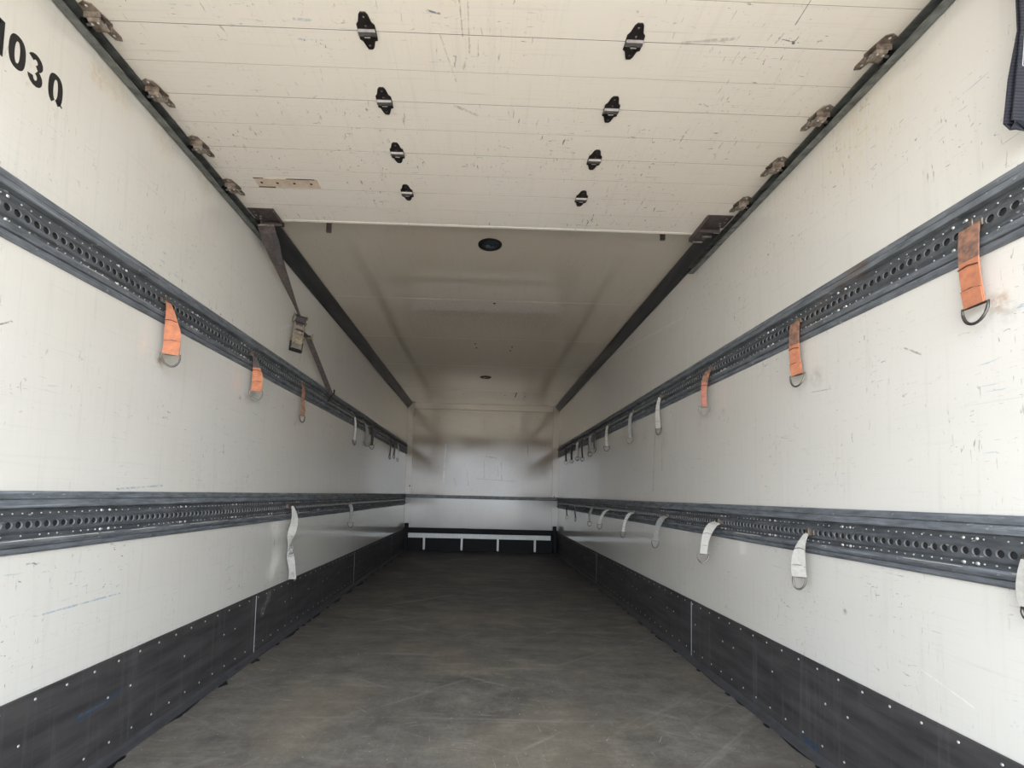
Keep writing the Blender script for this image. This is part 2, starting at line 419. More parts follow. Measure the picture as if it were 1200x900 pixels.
# ------------------------------------------------------------------ mesh helpers
class MB:
    def __init__(s):
        s.v, s.f, s.mi, s.sm = [], [], [], []

    def add(s, verts, faces, mi=0, smooth=False):
        o = len(s.v)
        s.v += [tuple(v) for v in verts]
        s.f += [tuple(i + o for i in f) for f in faces]
        s.mi += [mi] * len(faces)
        s.sm += [smooth] * len(faces)
        return s

    def box(s, a, b, mi=0):
        (x0, y0, z0), (x1, y1, z1) = a, b
        return s.add([(x0, y0, z0), (x1, y0, z0), (x1, y1, z0), (x0, y1, z0), (x0, y0, z1), (x1, y0, z1), (x1, y1, z1), (x0, y1, z1)],
                     [(0, 3, 2, 1), (4, 5, 6, 7), (0, 1, 5, 4), (1, 2, 6, 5), (2, 3, 7, 6), (3, 0, 4, 7)], mi)

    def prism(s, pts, axis, a, b, mi=0, smooth=False):
        """closed outline pts (2D) swept along axis from a to b; 2D order is the two remaining axes"""
        n = len(pts)

        def P(p, t):
            q = list(p)
            q.insert(axis, t)
            return q
        v = [P(p, a) for p in pts] + [P(p, b) for p in pts]
        f = [(i, (i + 1) % n, n + (i + 1) % n, n + i) for i in range(n)] + [tuple(range(n))[::-1], tuple(range(n, 2 * n))]
        return s.add(v, f, mi, smooth)

    def cyl(s, p0, p1, r, seg=12, mi=0, r1=None, smooth=True):
        p0, p1 = Vector(p0), Vector(p1)
        d = (p1 - p0).normalized()
        a = d.orthogonal().normalized()
        b = d.cross(a)
        r1 = r if r1 is None else r1
        v = []
        for p, rr in ((p0, r), (p1, r1)):
            v += [p + (a * math.cos(t) + b * math.sin(t)) * rr for t in [2 * math.pi * i / seg for i in range(seg)]]
        s.add(v, [(i, (i + 1) % seg, seg + (i + 1) % seg, seg + i) for i in range(seg)], mi, smooth)
        s.add(v[:seg], [tuple(range(seg))[::-1]], mi)
        s.add(v[seg:], [tuple(range(seg))], mi)
        return s

    def tube(s, path, r, seg=8, mi=0, closed=False):
        path = [Vector(p) for p in path]
        n = len(path)
        ref = None
        rings = []
        for i, p in enumerate(path):
            a = path[i - 1] if (closed or i > 0) else path[0]
            b = path[(i + 1) % n] if (closed or i < n - 1) else path[-1]
            t = (b - a).normalized()
            if ref is None:
                ref = t.orthogonal().normalized()
            ref = (ref - t * ref.dot(t)).normalized()
            q = t.cross(ref)
            rings.append([p + (ref * math.cos(k) + q * math.sin(k)) * r for k in [2 * math.pi * j / seg for j in range(seg)]])
        v = [x for ring in rings for x in ring]
        f = []
        for i in range(n if closed else n - 1):
            for j in range(seg):
                i2 = (i + 1) % n
                f.append((i * seg + j, i * seg + (j + 1) % seg, i2 * seg + (j + 1) % seg, i2 * seg + j))
        s.add(v, f, mi, True)
        if not closed:
            s.add(rings[0], [tuple(range(seg))[::-1]], mi)
            s.add(rings[-1], [tuple(range(seg))], mi)
        return s

    def dome(s, p, nrm, r, h, seg=8, mi=0):
        p, nrm = Vector(p), Vector(nrm).normalized()
        a = nrm.orthogonal().normalized()
        b = nrm.cross(a)
        v = []
        for rr, hh in ((r, 0), (r * .72, h * .75)):
            v += [p + (a * math.cos(t) + b * math.sin(t)) * rr + nrm * hh for t in [2 * math.pi * i / seg for i in range(seg)]]
        v.append(p + nrm * h)
        f = [(i, (i + 1) % seg, seg + (i + 1) % seg, seg + i) for i in range(seg)]
        f += [(seg + i, seg + (i + 1) % seg, 2 * seg) for i in range(seg)]
        return s.add(v, f, mi, True)

    def ribbon(s, path, wvec, widths, th, mi=0):
        """strip of webbing with thickness; wvec: unit width direction per point"""
        n = len(path)
        v = []
        for i, p in enumerate(path):
            p = Vector(p)
            t = (Vector(path[min(i + 1, n - 1)]) - Vector(path[max(i - 1, 0)])).normalized()
            w = Vector(wvec[i])
            w = (w - t * w.dot(t)).normalized()
            q = t.cross(w)
            h = widths[i] / 2
            v += [p - w * h - q * th / 2, p + w * h - q * th / 2, p + w * h + q * th / 2, p - w * h + q * th / 2]
        f = []
        for i in range(n - 1):
            for j in range(4):
                f.append((4 * i + j, 4 * i + (j + 1) % 4, 4 * i + 4 + (j + 1) % 4, 4 * i + 4 + j))
        f += [(3, 2, 1, 0), (4 * n - 4, 4 * n - 3, 4 * n - 2, 4 * n - 1)]
        return s.add(v, f, mi)

    def build(s, name, mats, parent=None, kind=None, fix=True):
        me = bpy.data.meshes.new(name)
        me.from_pydata(s.v, [], s.f)
        mats = mats if isinstance(mats, (list, tuple)) else [mats]
        for m in mats:
            me.materials.append(M[m] if isinstance(m, str) else m)
        me.polygons.foreach_set('material_index', s.mi)
        me.polygons.foreach_set('use_smooth', s.sm)
        if fix:
            bm = bmesh.new(); bm.from_mesh(me)
            bmesh.ops.recalc_face_normals(bm, faces=bm.faces)
            bm.to_mesh(me); bm.free()
        me.update()
        o = bpy.data.objects.new(name, me)
        C.objects.link(o)
        if parent:
            o.parent = parent
        if kind:
            o['kind'] = kind
        return o


def empty(name, loc=(0, 0, 0), label=None, cat=None, group=None, kind=None):
    o = bpy.data.objects.new(name, None)
    o.empty_display_size = .05
    o.location = loc
    C.objects.link(o)
    return tag(o, label, cat, group, kind)


def tag(o, label=None, cat=None, group=None, kind=None):
    if label: o['label'] = label
    if cat: o['category'] = cat
    if group: o['group'] = group
    if kind: o['kind'] = kind
    return o


def copy_tree(o, parent=None):
    c = o.copy()
    C.objects.link(c)
    if parent:
        c.parent = parent
    for ch in list(o.children):
        copy_tree(ch, c)
    return c


def bevel(o, w=.002, seg=1):
    b = o.modifiers.new('bevel', 'BEVEL')
    b.width = w; b.segments = seg; b.limit_method = 'ANGLE'
    return o


# ------------------------------------------------------------------ shell of the load box
tag(MB().box((-30, -40, -1.25), (30, 30, -1.15)).build('ground', 'concrete'), kind='structure')
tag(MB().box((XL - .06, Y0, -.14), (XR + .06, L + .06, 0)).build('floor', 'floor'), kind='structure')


def shell_wall(name, x0, x1, xin, mat, seams):
    core = tag(MB().box((min(x0, x1), Y0, 0), (max(x0, x1), L, H + .05)).build(name, mat), kind='structure')
    ys = [Y0] + list(seams) + [L]
    for a, b in zip(ys[:-1], ys[1:]):
        s = 1 if xin > (x0 + x1) / 2 else -1
        o = MB().box((min(xin, xin - s * .008), a + (.0005 if a > Y0 else 0), 0), (max(xin, xin - s * .008), b - (.0005 if b < L else 0), H)).build('panel', mat, core)
        bevel(o, .0004)
    return core


shell_wall('wall_left', XL - .06, XL - .008, XL, 'wall_left', (4.12, 6.49))
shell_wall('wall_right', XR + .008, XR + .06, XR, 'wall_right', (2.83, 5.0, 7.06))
ceil = tag(MB().box((XL - .06, Y0, H + .008), (XR + .06, L + .06, H + .07)).build('ceiling', 'ceiling'), kind='structure')
ys = [Y0, 1.2, 3.51, 4.40, 5.35, 6.6, L]
for a, b in zip(ys[:-1], ys[1:]):
    bevel(MB().box((XL, a + .002, H), (XR, b - .002, H + .008)).build('panel', 'ceiling', ceil), .001)
m = MB()
for x, y in ((-.10, 4.55), (-.09, 4.68), (.26, 4.62), (.25, 4.74), (.06, 3.56), (-.3, 6.9), (.3, 6.9), (.42, 6.75), (.6, 6.95)):
    m.dome((x, y, H), (0, 0, -1), .011, .004, 8)
m.box((.448, 6.7, H - .006), (.462, 7.0, H))
m.build('bolt', 'black', ceil, 'stuff')

fw = tag(MB().box((XL - .06, L + .004, 0), (XR + .06, L + .06, H + .05)).build('wall_front', 'front'), kind='structure')
MB().box((XL + .10, L - .004, .887), (XR - .10, L + .004, 2.265)).build('panel', 'front', fw)
MB().box((XL + .0, L - .004, .36), (XR - .0, L + .004, .832)).build('panel', 'front_low', fw)
for x0, x1 in ((XL, XL + .098), (XR - .098, XR)):
    bevel(MB().box((x0, L - .012, .887), (x1, L + .004, H)).build('frame', 'frame', fw), .002)
    bevel(MB().box((x0, L - .012, .36), (x1, L - .004, .832)).build('frame', 'front_low', fw), .002)
bevel(MB().box((XL + .10, L - .012, 2.267), (XR - .10, L + .004, H)).build('frame', 'frame', fw), .002)
MB().dome((XL + .07, L - .012, 1.02), (0, -1, 0), .012, .004).dome((XR - .06, L - .012, .90), (0, -1, 0), .01, .004).build('bolt', 'black', fw, 'stuff')
bevel(MB().box((XL, L - .022, .832), (XR, L - .002, .886)).build('crossbar', 'cove', fw), .003)
MB().box((XL, L - .010, 0), (XR, L + .004, .36)).build('kick_plate', 'black', fw)
# front beam with the pale bar and its four pegs
beam = empty('front_buffer_beam', (0, L, 0), 'black steel beam low on the far end wall, with pale bar and four short pegs below', 'beam')
bevel(MB().box((XL + .02, -.07, .285), (XR - .02, -.012, .362)).build('beam', 'black', beam), .004)
bevel(MB().box((XL + .075, -.055, .205), (XR - .115, -.035, .278)).build('pale_bar', 'alu', beam), .003)
for x in (-.895, -.30, .27, .857):
    p = MB().box((x - .016, -.075, .035), (x + .016, -.058, .235))
    p.cyl((x, -.075, .035), (x, -.058, .035), .016, 12)
    p.box((x - .02, -.06, .21), (x + .02, -.052, .262))
    p.build('peg', 'alu', beam)
for x in (XL + .045, XR - .055):
    bevel(MB().box((x - .028, -.09, 0), (x + .028, -.012, .43)).build('post', 'black', beam), .004)


# black kick panels along the side walls
def baseboard(name, X, s, joints, off):
    """s: +1 when the room lies towards +X"""
    top, th = .334, .009
    root = empty(name, kind='structure')
    ys = [Y0] + joints + [L - .012]
    for a, b in zip(ys[:-1], ys[1:]):
        o = MB().box((min(X, X + s * th), a + .002, .004), (max(X, X + s * th), b - .002, top)).build('panel', 'skirt', root)
        bevel(o, .002)
    for j in joints:
        MB().box((min(X, X + s * .0098), j - .0022, .01), (max(X, X + s * .0098), j + .0022, top - .01)).build('joint_strip', 'joint', root)
    m = MB()
    xf = X + s * th
    y = off
    while y < L - .05:
        for z in (.314, .056):
            m.dome((xf, y + (.0 if z > .1 else -.02), z), (s, 0, 0), .0042, .002, 8)
        y += .1013
    y = off + .16
    k = 0
    while y < L - .1:
        m.dome((xf, y, .208), (s, 0, 0), .0042, .002, 8)
        y += .305 if k % 3 else .1013
        k += 1
    m.build('rivet', 'rivet', root, 'stuff')
    # flat sealing strip where panel meets floor
    pts = [(X, 0), (X + s * .042, 0), (X + s * .040, .006), (X + s * .018, .010), (X + s * .012, .022), (X, .024)]
    MB().prism(pts, 1, Y0, L - .02).build('floor_seal', 'seal', root)
    m = MB()
    rr = random.Random(11 if s > 0 else 12)
    y = .7
    while y < 6.9:
        l = rr.uniform(.05, .30)
        w = rr.uniform(.012, .034) if s > 0 else rr.uniform(.006, .018)
        a0 = X + s * .040
        pts_ = [(a0, y), (a0 + s * w * .6, y + l * .2), (a0 + s * w, y + l * .45), (a0 + s * w * .5, y + l * .8), (a0, y + l)]
        m.prism(pts_, 2, 0, .0012)
        y += l + rr.uniform(.02, .35)
    m.build('open_joint', 'black', root, 'stuff')
    m = MB()
    y = .75
    while y < 6.5:
        for i in range(1):
            m.prism([(X + s * .050, y - .022), (X + s * .056, y - .006), (X + s * .055, y + .012), (X + s * .049, y + .022), (X + s * .042, y + .006), (X + s * .043, y - .012)], 2, 0, .0025)
        y += .305
    m.build('seal_clip', 'black', root, 'stuff')
    return root


baseboard('baseboard_left', XL, 1, [2.671, 4.69, 6.6], .0 + .0587)
baseboard('baseboard_right', XR, -1, [.70, 2.755, 5.02], .0 + .0033)


# dark profile in the two ceiling corners
def cove(name, X, s, xin, zlow):
    pts = [(X, H), (xin, H), (xin, H - .010), (X + s * .040, zlow + .030), (X + s * .012, zlow), (X, zlow)]
    o = MB().prism(pts, 1, 2.395, L - .012).build(name, 'cove')
    bevel(o, .003)
    return tag(o, kind='structure')


cove('trim_1', XL, 1, -1.150, 2.284)
cove('trim_2', XR, -1, 1.162, 2.283)


# ------------------------------------------------------------------ lashing rails
PITCH = .0272


def rail_mesh(z0, X, s, phase):
    """s: +1 when the room lies towards +X. Returns flange, channel and rivet meshes."""
    def P(d, y, z):
        return (X + s * d, y, z)
    y0, y1 = Y0 + .02, L - .014
    # outer guard: top and bottom flanges with lips
    fl = MB()
    for prof in ([(.0, .0), (.0055, .0), (.0095, .006), (.0105, .017), (.0070, .018), (.0070, .020), (.0150, .021), (.0200, .030), (.0200, .0365), (.0150, .0395), (.0, .0395)],
                 [(.0, .168), (.0075, .168), (.0120, .158), (.0125, .1475), (.0085, .1465), (.0085, .1445), (.0165, .1435), (.0215, .128), (.0215, .1235), (.0090, .122), (.0, .122)]):
        fl.prism([(X + s * d, z0 + h) for d, h in prof], 1, y0, y1)
    # channel: sloping bed, raised band pierced by round holes
    ch = MB()

    def strip(pts):
        v = []
        for d, h in pts:
            v += [P(d, y0, z0 + h), P(d, y1, z0 + h)]
        ch.add(v, [(2 * i, 2 * i + 1, 2 * i + 3, 2 * i + 2) for i in range(len(pts) - 1)])
    strip([(.004, .0395), (.0055, .052), (.0100, .057), (.0115, .0615)])
    strip([(.0115, .0935), (.0100, .098), (.0055, .103), (.004, .122)])
    zc, dz, dface, dback = z0 + .0775, .016, .0115, .0035
    R, seg = .0102, 12
    n = int((y1 - y0 - .05) / PITCH)
    dw = .0040 if z0 < 1 else .0022
    first = y0 + ((phase - y0) % PITCH)
    centres = [first + i * PITCH for i in range(n) if first + i * PITCH + PITCH / 2 < y1 and first + i * PITCH - PITCH / 2 > y0 - 1e-6]
    c0, c1 = centres[0] - PITCH / 2, centres[-1] + PITCH / 2
    for a, b in ((y0, c0), (c1, y1)):
        ch.add([P(dface, a, zc - dz), P(dface, b, zc - dz), P(dface, b, zc + dz), P(dface, a, zc + dz)], [(0, 1, 2, 3)])
    ang = [2 * math.pi * (i + .5) / seg for i in range(seg)]
    for c in centres:
        v = [P(dface, c + R * math.cos(t), zc + R * math.sin(t)) for t in ang]
        hw = PITCH / 2
        outer = []
        for t in ang:
            k = max(abs(math.cos(t)) / hw, abs(math.sin(t)) / dz)
            outer.append((math.cos(t) / k, math.sin(t) / k))
        # snap ring points so that the four corners of the cell are covered
        for qx, qz in ((1, 1), (-1, 1), (-1, -1), (1, -1)):
            best = min(range(seg), key=lambda i: abs(outer[i][0] - qx * hw) + abs(outer[i][1] - qz * dz))
            outer[best] = (qx * hw, qz * dz)
        v += [P(dface, c + a, zc + b) for a, b in outer]
        v += [P(dface - dw, c + (R - .0006) * math.cos(t), zc + (R - .0006) * math.sin(t)) for t in ang]
        v += [P(dback, c + (R - .0006) * math.cos(t), zc + (R - .0006) * math.sin(t)) for t in ang]
        f = [(i, (i + 1) % seg, seg + (i + 1) % seg, seg + i) for i in range(seg)]
        ch.add(v, f)
        o = len(ch.v) - len(v)
        ch.f += [(o + i, o + (i + 1) % seg, o + 2 * seg + (i + 1) % seg, o + 2 * seg + i) for i in range(seg)]
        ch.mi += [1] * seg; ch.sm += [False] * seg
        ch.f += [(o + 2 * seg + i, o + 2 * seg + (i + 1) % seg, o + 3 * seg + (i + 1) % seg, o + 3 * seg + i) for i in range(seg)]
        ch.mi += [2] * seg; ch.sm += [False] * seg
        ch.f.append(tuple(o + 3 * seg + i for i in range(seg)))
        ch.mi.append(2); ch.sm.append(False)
    rv = MB()
    rnd = random.Random(int(z0 * 1000) + int(X * 100))
    for c in centres:
        yy = c + PITCH / 2
        if rnd.random() < .86:
            rv.dome(P(.0048, yy, z0 + .048), (s, 0, 0), .0026, .0022, 6)
        if rnd.random() < .86:
            rv.dome(P(.0050, yy, z0 + .1075), (s, 0, 0), .0024, .0022, 6)
    y = y0 + .33
    while y < y1:
        for q in (0, .034):
            rv.dome(P(.0045, y + q, z0 + .0475), (s, 0, 0), .0056, .004, 8)
            rv.dome(P(.0045, y + q, z0 + .1085), (s, 0, 0), .0050, .004, 8)
        y += .405
    return fl, ch, rv


def lashing_rail(z0, X, s, phase, label, g):
    root = empty('lashing_rail', (0, 0, 0), label, 'rail', g)
    fl, ch, rv = rail_mesh(z0, X, s, phase)
    fl.build('flange', 'galv_flange', root)
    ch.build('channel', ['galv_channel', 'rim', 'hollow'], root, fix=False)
    rv.build('rivet', 'rivet', root, 'stuff')
    # pale dust and paint lying on the lower lip
    rnd = random.Random(5 + int(X) + int(z0 * 10))
    m = MB()
    y = 1.0
    while y < 7.0:
        l = rnd.uniform(.02, .22)
        w = rnd.uniform(.002, .0065)
        if z0 < 1 or rnd.random() < .35:
            d = [.0195 - w, .0203]
            n = 5
            for i in range(n):
                a, b = y + l * i / n, y + l * (i + 1) / n
                ww = w * rnd.uniform(.5, 1.1)
                m.box((min(X + s * (.0200 - ww), X + s * .0206), a, z0 + .0362), (max(X + s * (.0200 - ww), X + s * .0206), b, z0 + .0372 + ww * .25))
        y += l + rnd.uniform(0, .12 if (z0 < 1 and X < 0 and y < 3.2) else .5)
    m.build('dust_deposit', 'dust', root, 'stuff')
    return root


GR = 'perforated steel lashing rails along the side walls'
lashing_rail(RU[0], XL, 1, 1.162, 'upper perforated dark steel rail on the left wall, under the stencilled number', GR)
lashing_rail(RU[0], XR, -1, 1.044, 'upper perforated dark steel rail on the right wall, with many orange and pale straps', GR)
lashing_rail(RLO[0], XL, 1, 1.15, 'lower perforated dark steel rail on the left wall, with one long frayed strap', GR)
lashing_rail(RLO[0], XR, -1, 1.103, 'lower perforated dark steel rail on the right wall, with pale straps sticking out', GR)

# ------------------------------------------------------------------ roller door overhead
door = empty('door_1', (0, 0, 0), kind='structure')
DX = 1.188
joints = [1.357 + .2545 * k for k in range(-5, 4)]
edges = joints + [2.372]
for a, b in zip(edges[:-1], edges[1:]):
    mid = (a + b) / 2
    g_ = .0024
    prof = [(a + g_ / 2, ZD), (mid - .0009, ZD), (mid - .0009, ZD + .0012), (mid + .0009, ZD + .0012), (mid + .0009, ZD),
            (b - g_ / 2, ZD), (b - g_ / 2, ZD + .022), (a + g_ / 2, ZD + .022)]
    sl = MB().prism(prof, 0, -DX, DX).build('slat', 'door', door)
    MB().box((-DX, mid - .0009, ZD + .0004), (DX, mid + .0009, ZD + .0011)).build('groove', 'grime', sl)
    if b < 2.3:
        MB().box((-DX, b - g_ / 2, ZD + .0008), (DX, b + g_ / 2, ZD + .018)).build('joint_seal', 'hinge', sl)
bevel(MB().box((-1.08, 2.3735, ZD - .001), (1.10, 2.392, ZD + .030)).build('bottom_rail', 'door', door), .002)


HS = 1.13


def centre_hinge(x, y):
    """two tapered leaves around a barrel, underside of the slats; near leaf longer"""
    z = ZD
    out = [(-.006, -.053), (.007, -.053), (.012, -.046), (.017, -.026), (.024, -.019), (.024, .012), (.0235, .024), (.016, .026),
           (.010, .044), (.005, .050), (-.007, .050), (-.011, .043), (-.017, .026), (-.024, .022), (-.0235, .008), (-.024, -.020), (-.018, -.027), (-.012, -.046)]
    h = MB().prism([(x + a * HS, y + b * HS) for a, b in out], 2, z - .0035, z).build('hinge', 'hinge', door)
    bevel(h, .0012)
    b = MB().prism([(y - .010, z - .0035), (y - .007, z - .0105), (y + .002, z - .0125), (y + .009, z - .0085), (y + .011, z - .0035)], 0, x - .0255, x + .0255)
    b.build('barrel', 'hinge_bright', h)
    MB().box((x - .010, y + .002, z - .0138), (x + .010, y + .0105, z - .006)).build('slot', 'hinge', h)
    MB().box((x - .009, y + .0045, z - .0146), (x + .009, y + .008, z - .0136)).build('pin', 'rivet', h)
    for dx, dy in ((0, -.045), (0, -.018), (0, .021), (-.001, .043)):
        MB().dome((x + dx, y + dy, z - .0035), (0, 0, -1), .0038, .0018, 8).build('screw', 'bracket', h)


def edge_hinge(x, y, s):
    """roller hinge at the door's side; s: +1 on the right side"""
    z = ZD
    X = lambda a: x + s * a
    out = [(-.020, -.052), (-.002, -.060), (.020, -.050), (.022, .018), (.006, .030), (-.004, .060), (-.024, .064), (-.030, .050), (-.026, .020), (-.034, .010), (-.028, -.020)]
    h = MB().prism([(X(a), y + b) for a, b in out], 2, z - .003, z).build('hinge', 'hinge_rusty', door)
    bevel(h, .001)
    m = MB()
    m.box((min(X(-.026), X(.020)), y - .030, z - .020), (max(X(-.026), X(.020)), y - .026, z - .003))
    m.box((min(X(-.026), X(.020)), y + .014, z - .020), (max(X(-.026), X(.020)), y + .018, z - .003))
    m.prism([(y - .030, z - .017), (y + .018, z - .017), (y + .010, z - .026), (y - .022, z - .026)], 0, min(X(-.024), X(.012)), max(X(-.024), X(.012)))
    m.build('roller_holder', 'hinge_rusty', h)
    MB().cyl((X(-.028), y - .006, z - .021), (X(.040), y - .006, z - .021), .0045, 10).build('shaft', 'rivet_dull', h)
    MB().cyl((X(.026), y - .006, z - .0195), (X(.038), y - .006, z - .0195), .0155, 14).build('roller', 'black', h)
    for dx, dy in ((-.014, -.016), (.006, -.012), (-.012, .045), (0, -.045)):
        zz = z - (.026 if abs(dy) < .03 else .003)
        MB().dome((X(dx), y + dy, zz), (0, 0, -1), .0042, .002, 8).build('bolt', 'rivet', h)


for y in joints[3:]:
    centre_hinge(-.377, y); centre_hinge(.424, y)
    edge_hinge(-1.168, y, -1); edge_hinge(1.168, y, 1)
# bare plate left by a removed handle
pl = bevel(MB().box((-1.045, 2.052, ZD - .002), (-.765, 2.112, ZD)).build('handle_plate', 'patch', door), .0008)
m = MB()
for x in (-1.02, -.95, -.875, -.80):
    m.cyl((x, 2.082, ZD - .0024), (x, 2.082, ZD - .0019), .006, 10)
m.build('screw_hole', 'black', pl, 'stuff')
m = MB().box((-1.045, 2.1085, ZD - .0035), (-.97, 2.113, ZD - .001)).box((-.90, 2.050, ZD - .003), (-.775, 2.0535, ZD - .001)).box((-1.045, 2.050, ZD - .003), (-1.0, 2.053, ZD - .001))
m.build('sealant', 'hinge', pl)


# guide tracks for the door rollers
def track(X, s, y1, label):
    """s: +1 when the room lies towards +X: C-channel open to the room"""
    Xi = X + s * .034
    zb, zt = 2.241, 2.2795
    pts = [(X, zb + .009), (X + s * .004, zb + .002), (Xi, zb), (Xi, zb + .003), (X + s * .006, zb + .006), (X + s * .003, zb + .012), (X + s * .003, zt - .003), (Xi, zt - .003), (Xi, zt), (X, zt)]
    root = empty('door_track', (0, 0, 0), label, 'track', 'roller door guide tracks')
    n = len(pts)
    MB().prism(pts, 1, Y0 + .03, y1).build('channel', 'track', root)
    MB().box((min(X + s * .0032, X + s * .005), Y0 + .03, zb + .0125), (max(X + s * .0032, X + s * .005), y1, zt - .0035)).build('channel_shade', 'hollow', root)  # near-black strip paints in the shade inside the channel
    return root


track(XL, 1, 2.60, 'steel guide track of the overhead roller door along the left wall top')
track(XR, -1, 2.74, 'steel guide track of the overhead roller door along the right wall top')


# door corner brackets with lugs and rollers
def corner_bracket(s, y, label):
    root = empty('corner_bracket', (s * 1.11, y, ZD), label, 'bracket', 'roller door corner brackets')
    # local coords: x outwards positive
    X = lambda a: s * a
    def bx(a, b, mi=0, m=None):
        m = m or MB()
        return m.box((min(X(a[0]), X(b[0])), a[1], a[2]), (max(X(a[0]), X(b[0])), b[1], b[2]), mi)
    m = bx((-.055, -.115, -.004), (.072, -.01, 0))
    bx((-.055, -.115, -.020), (-.050, .10 if s > 0 else .02, .0), m=m)
    bx((-.055, -.012, -.028), (.055, -.008, 0), m=m)
    bevel(m.build('plate', 'bracket', root), .001)
    m = MB().prism([(X(-.052), -.012), (X(.045), -.012), (X(.020), .115 if s > 0 else .03), (X(-.040), .115 if s > 0 else .03)], 2, -.012, -.007)
    m.build('gusset', 'bracket', root)
    for y, a, b in ((-.004, -.045, .055), (.045, -.012, .038), (.098, -.036, .014))[:3 if s > 0 else 1]:
        MB().cyl((X(a), y, -.018), (X(b), y, -.018), .0065, 10).build('rod', 'hinge_bright', root)
    for dx, dy in ((.045, -.03), (.055, -.06), (.035, -.05), (.05, -.09)):
        MB().dome((X(dx), dy, -.004), (0, 0, -1), .006, .003, 8).build('bolt', 'rivet_dull', root)
    return root


corner_bracket(-1, 2.395, 'brown steel door bracket at the left rail end, with the ratchet strap hooked on')
corner_bracket(1, 2.325, 'brown steel door bracket with pale rods at the right rail end')

# stops hanging from the roof behind the door edge
for x, lab in ((-.855, 'small dark stop block under the roof behind the door edge, left one'),
               (.945, 'small dark stop block under the roof behind the door edge, right one')):
    m = MB().box((-.014, -.030, -.006), (.014, .030, 0)).box((-.013, -.006, -.074 if x < 0 else -.056), (.013, .006, -.004))
    o = m.build('stop_block', 'bracket')
    o.location = (x, 2.50, H)
    bevel(tag(o, lab, 'stop', 'roof stop blocks'), .0015)

# roof lamps
for y, lab in ((2.705, 'round dark recessed roof lamp nearest the roller door edge'),
               (5.855, 'round dark recessed roof lamp far back near the end wall')):
    root = empty('roof_lamp', (.011, y, H), lab, 'lamp', 'recessed roof lamps')
    m = MB()
    seg = 32
    prof = [(.070, 0), (.069, -.004), (.062, -.0075), (.052, -.0065), (.049, -.001)]
    v = [(r * math.cos(2 * math.pi * i / seg), r * math.sin(2 * math.pi * i / seg), z) for r, z in prof for i in range(seg)]
    m.add(v, [(k * seg + i, k * seg + (i + 1) % seg, (k + 1) * seg + (i + 1) % seg, (k + 1) * seg + i) for k in range(len(prof) - 1) for i in range(seg)], 0, True)
    m.build('rim', 'black', root)
    m = MB()
    m.dome((0, 0, -.001), (0, 0, -1), .050, .004, seg)
    m.build('lens', 'lens', root)
    m = MB().cyl((-.012, .01, -.004), (-.012, .01, -.0065), .014, 12)
    m.build('reflector', 'rivet_dull', root)


# ------------------------------------------------------------------ stencilled number 1030 on the left wall
def stroke(pts, w, X, closed=False):
    """flat thick polyline on the wall; pts in (y, z)"""
    m = MB()
    n = len(pts)
    L_, R_ = [], []
    for i, p in enumerate(pts):
        a = pts[(i - 1) % n] if (closed or i) else pts[0]
        b = pts[(i + 1) % n] if (closed or i < n - 1) else pts[-1]
        tx, tz = b[0] - a[0], b[1] - a[1]
        l = math.hypot(tx, tz) or 1
        nx, nz = -tz / l, tx / l
        L_.append((p[0] + nx * w / 2, p[1] + nz * w / 2)); R_.append((p[0] - nx * w / 2, p[1] - nz * w / 2))
    xs = (X - .0002, X + .0005)
    v = [(x, *q) for q in L_ for x in xs] + [(x, *q) for q in R_ for x in xs]
    o = 2 * n
    for i in range(n if closed else n - 1):
        j = (i + 1) % n
        m.add([v[2 * i + 1], v[2 * j + 1], v[o + 2 * j + 1], v[o + 2 * i + 1], v[2 * i], v[2 * j], v[o + 2 * j], v[o + 2 * i]],
              [(0, 1, 2, 3), (0, 4, 5, 1), (3, 2, 6, 7), (0, 3, 7, 4), (1, 5, 6, 2)])
    return m


num = empty('stencilled_number', (0, 0, 0), 'black stencilled number 1030 high on the left wall by the door track', 'number')
W_, HH, SW = .045, .088, .0155


def zero(y, z, gap=None):
    a, b, n = (W_ - SW) / 2, (HH - SW) / 2, 28
    pts = []
    for i in range(n):
        t = 2 * math.pi * i / n
        c, s = math.cos(t), math.sin(t)
        pts.append((y + a * math.copysign(abs(c) ** .72, c), z + b * math.copysign(abs(s) ** .85, s)))
    if gap is None:
        return stroke(pts, SW, XL, True)
    k = gap
    return stroke(pts[k:] + pts[:k - 1], SW, XL)


m = stroke([(1.149, 1.971), (1.149, 2.062)], .0165, XL)
m2 = stroke([(1.124, 2.036), (1.145, 2.057)], .013, XL)
m.add(m2.v, m2.f)
m.build('digit', 'ink', num)
zero(1.192, 2.017).build('digit', 'ink', num)
arc = []
yc, zt_, zb_ = 1.2415, 2.036, 1.996
for i in range(11):
    t = math.radians(160 - i * 23)
    arc.append((yc + .0135 * math.cos(t), zt_ + .0150 * math.sin(t)))
arc2 = []
for i in range(11):
    t = math.radians(78 - i * 25.5)
    arc2.append((yc + .0135 * math.cos(t) + .001, zb_ + .0165 * math.sin(t) + .0))
m = stroke(arc, SW, XL)
k = stroke(arc2, SW, XL)
m.add(k.v, k.f)
m.build('digit', 'ink', num)
m = zero(1.303, 2.014, gap=22)
k = stroke([(1.309, 1.990), (1.326, 1.978)], .005, XL)
m.add(k.v, k.f)
m.build('digit', 'ink', num)


# ------------------------------------------------------------------ webbing straps with rings in the rails
def lerp(a, b, t):
    return a + (b - a) * t


